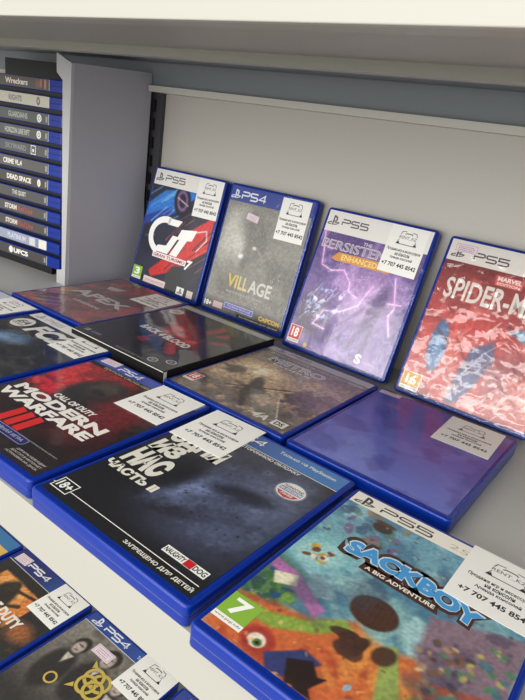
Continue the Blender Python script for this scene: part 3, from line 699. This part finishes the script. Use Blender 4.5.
def cover_village():
    e = lean(-233, 397.9, 12.38, .2, 'leaning case with grey misty cover and gold-tipped title under a blue header')
    a = art(1.1, (136, 134, 126)); a.cloud(4, 2, (112, 110, 104), .45, .62, .8); a.ell(22, 108, 18, 34, (196, 194, 186), .9, -12, .8); a.ell(36, 96, 9, 22, (206, 204, 196), .9, 10, .7); a.ell(56, 118, 24, 16, (112, 110, 104), .9, -20, .7)
    a.streaks(6, 14, (176, 174, 166), (10, 70, 110, 140), -40, 30, 1.6, .4); a.ell(44, 82, 4, 3, (228, 226, 220), .9); a.ell(62, 96, 3, 2, (228, 226, 220), .9); a.mix(np.clip((24-a.V)/8, 0, 1), (92, 90, 86)); a.grain(.1, 5)
    a.blobs(6, 40, [(190, 186, 172)], (8, 24, 128, 33), .4, 1.0, .7)
    c = a.build('cover_sleeve', e, Z_ART); header(c, (56, 72, 150), 148.2)
    console(c, 'PS4', (226, 230, 240), 22, 152.4, 60, 161, 11.5, 1.9, 12)
    t = Sheet(); gd = ink((208, 184, 92)); sv = ink((206, 204, 196))
    t.text('VI', 33, 40.5, 50, 57.5, gd, bold=.03); t.text('LL', 52, 40.5, 67, 57.5, ink((210, 198, 140)), bold=.03); t.text('AGE', 68.5, 40.5, 104, 57.5, sv, bold=.03); t.text('RESIDENT EVIL', 36, 33.5, 96, 36.2, ink((176, 172, 160)), bold=.01); t.build('title_lettering', c, Z_INK+.03)
    t = Sheet(); t.text('18+', 5, 8.6, 17, 15.4, ink((240, 238, 232)), bold=.04); t.build('age_rating', c, Z_INK+.03)
    t = Sheet(); t.rect(20, 9, 36, 17, ink((206, 178, 178))); t.build('label_box', c, Z_INK+.03); t = Sheet(); t.rect(38.5, 13, 86, 20, ink((176, 176, 220))); t.rect(39.5, 14, 85, 19, ink((92, 92, 170)), .02); t.text('ПОЛНАЯ ВЕРСИЯ', 43, 15, 82, 18, ink((210, 210, 240)), .04); t.build('label_box', c, Z_INK+.03); t = Sheet(); t.rect(62, 5.8, 131.4, 10.4, ink((28, 28, 28)), .01); t.text('ЗАПРЕЩЕНО ДЛЯ ДЕТЕЙ', 66, 6.8, 128, 9.4, ink((190, 186, 176)), .03, bold=.02); t.build('warning_strip', c, Z_INK+.03)
    t = Sheet(); t.text('CAPCOM', 96, 12, 128.5, 17.6, ink((214, 178, 70)), bold=.05); t.build('maker_logo', c, Z_INK+.03)
    price_tag(e, 47.5, 132, 19, 8.5, -8)
    sticker(e, 106.5, 140, .5, 42, 51, z=14.24)
    film(e, 35, .6, .4)
cover_village()

def cover_violet():
    e = lean(-83, 380.2, 18.7, .1, 'leaning film-wrapped case with violet lightning cover and red 18 badge')
    a = art(.95, (122, 98, 150)); a.vgrad(140, (96, 78, 128), 20, (130, 112, 160)); a.cloud(5, 13, (160, 132, 186), .5, .64, .8); a.cloud(6, 33, (84, 66, 118), .5, .64, .7)
    a.ell(82, 84, 34, 30, (198, 160, 206), 1.4, 0, .7); a.ell(24, 44, 20, 26, (112, 106, 116), .8, 0, .8)
    pk = (240, 206, 232)
    for pts in ([(4, 150), (12, 122), (16, 104), (30, 100), (46, 104), (58, 92), (60, 82), (72, 78)], [(34, 44), (38, 54), (58, 58), (76, 70), (86, 96)], [(108, 110), (118, 78), (114, 70), (122, 50)], [(34, 44), (30, 36), (46, 34)], [(108, 82), (124, 84)], [(10, 126), (22, 124)]):
        a.line(pts, 3.6, (214, 160, 222), 4, .5); a.line(pts, 1.1, pk, .9, .95)
    a.blobs(7, 34, [(190, 200, 236), (150, 164, 222), (226, 228, 244)], (14, 44, 54, 78), 1, 3.6, .7, .6); a.streaks(5, 18, (206, 214, 240), (14, 40, 56, 80), 60, 12, 1.2, .7)
    a.ell(98, 74, 8, 26, (92, 72, 116), .6, -14, .85); a.line([(94, 54), (80, 22)], 6, (96, 78, 120), 4, .8); a.line([(100, 54), (98, 20)], 6, (96, 78, 120), 4, .8); a.line([(92, 80), (64, 44)], 4, (100, 82, 126), 4, .6)
    a.mix(np.clip((20-a.V)/10, 0, 1)*.5, (150, 128, 176)); a.grain(.1, 3); a.C = (a.C-120)*1.15+124
    c = a.build('cover_sleeve', e, Z_ART); header(c, (234, 231, 226), 142.8)
    console(c, 'PS5', (92, 90, 96), 23.5, 152.4, 56.5, 159, 12, 1.5, 12)
    t = Sheet(); m = ink((214, 206, 214)); t.text('THE', 58, 135.4, 69, 139.2, m, bold=.02); t.text('PERSISTENCE', 7, 123.8, 112, 134.4, m, bold=.03); t.text('PERSISTENCE', 8, 124.8, 111, 133.4, ink((160, 146, 168)), .03, bold=0); t.build('title_lettering', c, Z_INK+.03)
    t = Sheet(); t.poly([(25, 114), (32, 122), (98, 122.6), (98, 112.6), (30, 112)], ink((214, 150, 70))); t.text('ENHANCED', 37, 114.2, 82, 120.6, ink((244, 216, 140)), .03, bold=.02); t.build('edition_strip', c, Z_INK+.04)
    age(c, '18', (200, 56, 60), 4.4, 8, 20.5, 28, edge=1)
    t = Sheet(); t.text('S', 94, 10, 102, 21, ink((240, 240, 244)), bold=.05); t.text('FIRESPRITE', 103, 12, 124, 15, ink((206, 200, 214))); t.ell(30, 9.6, 2.6, 2.6, ink((220, 190, 90))); t.build('maker_logo', c, Z_INK+.03)
    sticker(e, 105.6, 140.6, -.5, 44, 52.5, z=14.24)
    film(e, 45, .7, .6)
cover_violet()

def cover_red():
    e = lean(66, 375.4, 20.5, 0, 'leaning film-wrapped case with red cover and yellow 16 badge, at the right frame edge')
    a = art(.95, (188, 62, 60)); a.vgrad(150, (112, 44, 48), 90, (196, 70, 66)); a.cloud(5, 3, (150, 52, 52), .5, .64, .7); a.cloud(7, 13, (226, 120, 110), .58, .7, .6)
    a.ell(27, 58, 9, 27, (64, 110, 160), .3, 4, .95); a.ell(28, 62, 4, 16, (110, 150, 190), .8, 4, .7)
    a.poly([(60, 66), (78, 78), (84, 60), (74, 30), (62, 8), (52, 8), (54, 34)], (70, 92, 140), 4, .85); a.poly([(84, 92), (104, 98), (131, 92), (131, 80), (104, 84)], (90, 150, 186), 3, .9); a.ell(100, 44, 20, 30, (150, 90, 100), .8, 0, .7)
    a.poly([(86, 8), (100, 50), (131, 66), (131, 8)], (206, 110, 100), 6, .7)
    a.streaks(6, 26, (240, 220, 214), (40, 10, 130, 96), 50, 26, 1.4, .5); a.streaks(16, 12, (120, 30, 36), (20, 10, 130, 96), -40, 34, 3, .6); a.cloud(10, 53, (236, 196, 180), .6, .7, .7, (50, 5, 132, 40)); a.grain(.1, 3)  # pale streaks and low patches put film highlights into the print
    c = a.build('cover_sleeve', e, Z_ART); header(c, (230, 224, 216), 145.4)
    console(c, 'PS5', (74, 70, 74), 30, 151, 64, 157.6, 13, 1.4, 11)
    t = Sheet(); t.text('SPIDER-MAN', 13, 107.5, 121, 129, ink((226, 216, 208)), bold=.02); t.build('title_lettering', c, Z_INK+.03)
    t = Sheet(); t.rect(58, 131.5, 84, 141.5, ink((216, 96, 90))); t.text('MARVEL', 59.4, 136.2, 82.6, 140.6, ink((244, 230, 222)), .03, bold=.04); t.text('EDITION', 60, 132.4, 82, 135, ink((244, 230, 222)), .03, bold=.02); t.build('maker_logo', c, Z_INK+.03)
    age(c, '16', (222, 168, 80), 4.4, 5.8, 24.5, 24.5, edge=1)
    price_tag(e, 20, 159.5, 24, 9, 0)
    sticker(e, 110.5, 143, 0, 42, 50, z=14.24)
    film(e, 55, 1.7, 2.0, 3.2, (87, 115, 133.5, 169))
cover_red()

# --- lower shelf
LZ = -.309
def cover_soldier():
    e = flat(-277.5, 4, 0, 'lower-shelf case with black cover, orange picture and white block title', LZ+.0005)
    a = art(1.2, (40, 38, 38)); a.rect(20, 70, 94, 132, (206, 124, 60)); a.cloud(6, 5, (226, 160, 90), .5, .64, .8, (20, 70, 94, 132)); a.ell(52, 104, 16, 26, (44, 38, 34), .3, 12); a.ell(50, 124, 7, 8, (56, 48, 40), .3); a.line([(40, 118), (84, 128)], 4, (50, 40, 34), 2); a.line([(62, 96), (80, 110)], 5, (60, 48, 38), 2)
    a.ell(80, 64, 34, 22, (60, 50, 40), .6); a.cloud(7, 15, (90, 74, 50), .54, .66, .7, (20, 10, 131, 84)); a.ell(112, 92, 16, 12, (190, 110, 60), .9, 0, .7); a.grain(.2, 2)
    c = a.build('cover_sleeve', e, Z_ART)
    g = Art(AU0, 146, AU1, AV1, 2.0, (36, 46, 110)); g.mix(np.clip((g.U-60)/50, 0, 1), (50, 110, 170)); g.build('header_band', c, Z_INK-.03)
    t = Sheet(); t.rect(AU0, 145.2, AU1, 146, ink((200, 200, 204))); m = ink((232, 234, 240)); t.glyphs('PS4', 31, 152.4, 68, 159.8, 2, m); t.build('console_lettering', c, Z_INK+.03)
    t = Sheet(); t.text('CALL OF DUTY', 14, 88, 106, 101.5, ink((226, 222, 212)), bold=.05, tilt=0); t.text('BLACK OPS', 40, 79, 88, 86, ink((214, 208, 198)), bold=.03); t.build('title_lettering', c, Z_INK+.03)
    price_tag(e, 18, 155.5, 21, 13, 4); sticker(e, 108.5, 142, 0, 46, 51)
cover_soldier()
def cover_portrait():
    e = flat(-137, 3.6, 0, 'lower-shelf case with grey group photo cover and gold knot emblem, at the bottom frame edge', LZ+.0005)
    a = art(1.1, (120, 114, 108)); a.vgrad(150, (136, 130, 122), 60, (84, 80, 76)); a.cloud(5, 3, (90, 86, 80), .5, .62, .7)
    for cx, cy, rx in ((31, 126, 8), (66, 136, 9), (98, 122, 8)):
        a.ell(cx, cy-34, rx*2.1, 27, (44, 42, 42), .3); a.ell(cx, cy+3, rx*1.15, rx*1.3, (42, 38, 36), .25); a.ell(cx-1, cy-1, rx*.78, rx*1.05, (176, 164, 152), .35); a.ell(cx-1, cy+2, rx*.5, rx*.12, (80, 70, 66), .9); a.ell(cx-1, cy-5, rx*.3, rx*.1, (110, 80, 76), .9); a.poly([(cx-5, cy-12), (cx+5, cy-12), (cx, cy-26)], (186, 178, 168), 1.5)
    a.mix(np.clip((80-a.V)/30, 0, 1)*.8, (40, 38, 38)); a.grain(.14, 4)
    c = a.build('cover_sleeve', e, Z_ART)
    g = Art(AU0, 153.4, AU1, AV1, 2.0, (46, 74, 150)); g.mix(np.clip((g.U-70)/50, 0, 1), (60, 120, 180)); g.build('header_band', c, Z_INK-.03)
    t = Sheet(); m = ink((228, 232, 240)); t.rect(AU0, 152.8, AU1, 153.4, m); t.glyphs('PS4', 30, 156.8, 66, 164.4, 1.8, m); t.pslogo(17, 160.6, 12, m); t.text('Только', 82, 158, 96, 162, m, bold=.01); t.build('console_lettering', c, Z_INK+.03)
    t = Sheet(); gd = ink((196, 172, 84)); dk = ink((60, 50, 24))
    for k in range(4):
        a_ = math.radians(45+90*k); t.ring(76+7*math.cos(a_), 108+7*math.sin(a_), 9.5, 9.5, 3.4, gd, .02*k); t.ring(76+7*math.cos(a_), 108+7*math.sin(a_), 7.6, 7.6, .5, dk, .02*k+.01)
    for sx in (-1, 1):
        for sy in (-1, 1): t.poly([(76+sx*12, 108+sy*15), (76+sx*20, 108+sy*20), (76+sx*16, 108+sy*11)], gd, .1)
    t.ring(40, 84, 6, 6, 2, gd); t.build('gold_emblem', c, Z_INK+.03)
    price_tag(e, 54, 137.5, 25, 12, 1); sticker(e, 110, 146, 0, 47, 50)
cover_portrait()
def cover_yellow():
    e = flat(-416, 3, 0, 'lower-shelf case with yellow cover and light blue header in the left corner', LZ+.0005)
    a = art(1.6, (222, 182, 92)); a.cloud(5, 3, (196, 150, 70), .5, .62, .8); a.cloud(9, 30, (238, 214, 140), .56, .68, .8)
    c = a.build('cover_sleeve', e, Z_ART)
    g = Art(AU0, 150, AU1, AV1, 2.0, (60, 120, 170)); g.build('header_band', c, Z_INK-.03); console(c, 'PS4', (230, 234, 240), 30, 155, 64, 163, 17, 1.8, 11)
cover_yellow()
def cover_next():
    e = flat(3.2, 3, 0, 'lower-shelf case showing only a blue corner at the bottom frame edge', LZ+.0005)
    a = art(1.8, (60, 70, 120)); a.cloud(5, 3, (90, 100, 140), .5, .62, .8); c = a.build('cover_sleeve', e, Z_ART); header(c, (56, 72, 150), 150); console(c, 'PS4', (226, 230, 240), 30, 155, 64, 163, 17, 1.8, 11)
cover_next()

# ------------------------------------------------------------------ stacked cases in a rack, spines forward
PITCH, ST = 20.85, 15.2
YAW = math.radians(6.0)
RX, RY = -.4235, .3125          # right-hand front corner of the stack
def local(o): o.location = (RX, RY, 0); o.rotation_euler = (0, 0, YAW)
rack = empty('media_rack'); local(rack); tag(rack, 'black rack with ledges holding the stacked cases left of the divider', 'rack')
Z0 = 14.6
box('base_plate', -.178, -.030, .012, .112, 0.0003, .0142, BLACK, rack)
for k in range(1, 12):
    zz = (Z0+k*PITCH)*.001
    box('ledge', -.178, -.0015, .010, .112, zz-.0054, zz-.0002, BLACK, rack)
box('rack_back', -.27, -.0015, .1125, .1145, 0.0003, .288, BLACK, rack)
SPINES = [  # bottom to top: spine colour, lettering, label
 ((66, 64, 62), [('UFC5', -98, -66, (236, 234, 228), .05)], 'grey spine with bold white lettering, lowest in the rack'),
 ((150, 156, 178), [('PLATINUM', -110, -70, (206, 210, 222), .02)], 'pale blue-white spine, second from the bottom of the rack'),
 ((70, 67, 66), [('STORM', -116, -90, (220, 212, 202), .04), ('Red Line', -88, -56, (190, 60, 56), .0)], 'dark spine with white and red lettering, lower of the two alike'),
 ((72, 69, 66), [('STORM', -116, -90, (220, 212, 202), .04), ('Red Line', -88, -56, (190, 60, 56), .0)], 'dark spine with white and red lettering, upper of the two alike'),
 ((70, 69, 68), [('THE QUIET', -100, -70, (196, 194, 188), .03)], 'dark spine with short white lettering, fifth from the bottom of the rack'),
 ((58, 53, 50), [('DEAD SPACE', -112, -60, (222, 216, 206), .05)], 'brown-black spine with spaced white lettering and a white dot'),
 ((80, 78, 75), [('CRIME VL.4', -120, -80, (222, 216, 208), .04)], 'grey spine with large white lettering, seventh from the bottom of the rack'),
 ((72, 74, 75), [('SKYWARD', -114, -70, (140, 142, 142), .01)], 'dark spine with a small outlined rectangle near the blue end'),
 ((74, 77, 76), [('HORIZON LINE RIFT', -115, -63, (190, 190, 180), .02)], 'grey spine with a white disc, lower of the two with discs'),
 ((72, 77, 74), [('GUARDIANS', -108, -68, (170, 176, 168), .02)], 'grey spine with a white disc, upper of the two with discs'),
 ((190, 186, 170), [('RIGHTS', -107, -80, (120, 118, 110), .03)], 'cream spine with grey lettering, second from the top of the rack'),
 ((74, 66, 60), [('Wreckers', -114, -68, (226, 216, 206), .03)], 'multicoloured spine with white script, topmost in the rack'),
]
for k, (c, words, label) in enumerate(SPINES):
    e = empty('game_case'); tag(e, 'stacked case with '+label, 'game case', 'cases stacked in the rack')
    off = random.Random(k).uniform(-.9, .9)
    e.location = Vector((RX, RY, (Z0+k*PITCH)*.001)) + Vector((math.cos(YAW), math.sin(YAW), 0))*(-.1715+off*.001)
    e.rotation_euler = (0, 0, YAW)
    kk = ST/14.0; f = .001
    loft('case_shell', .170, .109, [(.8*f, 0), (0, .8*f), (0, 6.9*f*kk), (.35*f, 7.1*f*kk), (0, 7.3*f*kk), (0, (ST-.9)*f), (.8*f, ST*f)], 2.5*f, BLUE, e, seg=3)
    def vert(V): return np.stack([V[:, 0], -V[:, 2]-.12, V[:, 1]], 1)   # lay the print on the spine face
    s = Sheet(); s.rect(.8, .9, 144, ST-.7, ink(c)); 
    if k == 11:
        for i, cc in enumerate(((120, 70, 60), (96, 84, 60), (150, 90, 84), (60, 60, 58), (170, 110, 104), (84, 60, 60))): s.rect(118+i*4, 1.6+(i % 3), 122+i*4, ST-1.6-(i % 2)*2, ink(cc), .02)
    if k == 1: s.rect(128, 1.5, 144, ST-1.5, ink((226, 222, 212)), .02); s.rect(108, 2.2, 120, ST-2.2, ink((206, 208, 206)), .02); s.rect(122, 2, 126, ST-2, ink((120, 140, 176)), .02)
    s.rect(143.6, 1.2, 144.4, ST-1.2, ink((206, 212, 232)), .03)  # edge highlight painted as a thin pale line where the sleeve ends
    sp = s.build('spine_sleeve', e, 0, vert)
    t = Sheet()
    for tx, u0, u1, tc_, b in words: t.text(tx, 170+u0, 4, 170+u1, ST-4, ink(tc_), .05, bold=b, shear=.25 if tx == 'Red Line' else 0)
    wc = ink((228, 226, 220))
    if k in (8, 9): t.ell(125.5, ST/2, 4.6, 5.2, wc, .05); t.ring(125.5, ST/2, 2, 2.4, .8, ink((90, 90, 90)), .06)
    if k == 5: t.ell(126, ST/2, 3.4, 5, wc, .05); t.rect(125.6, 5, 126.4, 10, ink((60, 56, 54)), .06)
    if k == 10: t.ell(123, ST/2, 3.4, 5, ink((90, 88, 82)), .05); t.ell(123, ST/2, 1.4, 2.6, ink((190, 186, 170)), .06)
    if k == 7: t.stroke([(110, 2.2), (119, 2.2), (119, ST-2.2), (110, ST-2.2)], 1, wc, .05, closed=True); t.rect(112.8, 5, 116.2, 9, wc, .05)
    if k == 0: t.ell(66, ST/2, 4.6, 5, wc, .05)
    t.build('spine_lettering', sp, 0, vert); t = Sheet()
    if k not in (1, 10, 11): t.rect(138, 4, 141.6, ST-4, ink((150, 148, 140)), .05); t.build('console_mark', sp, 0, vert)
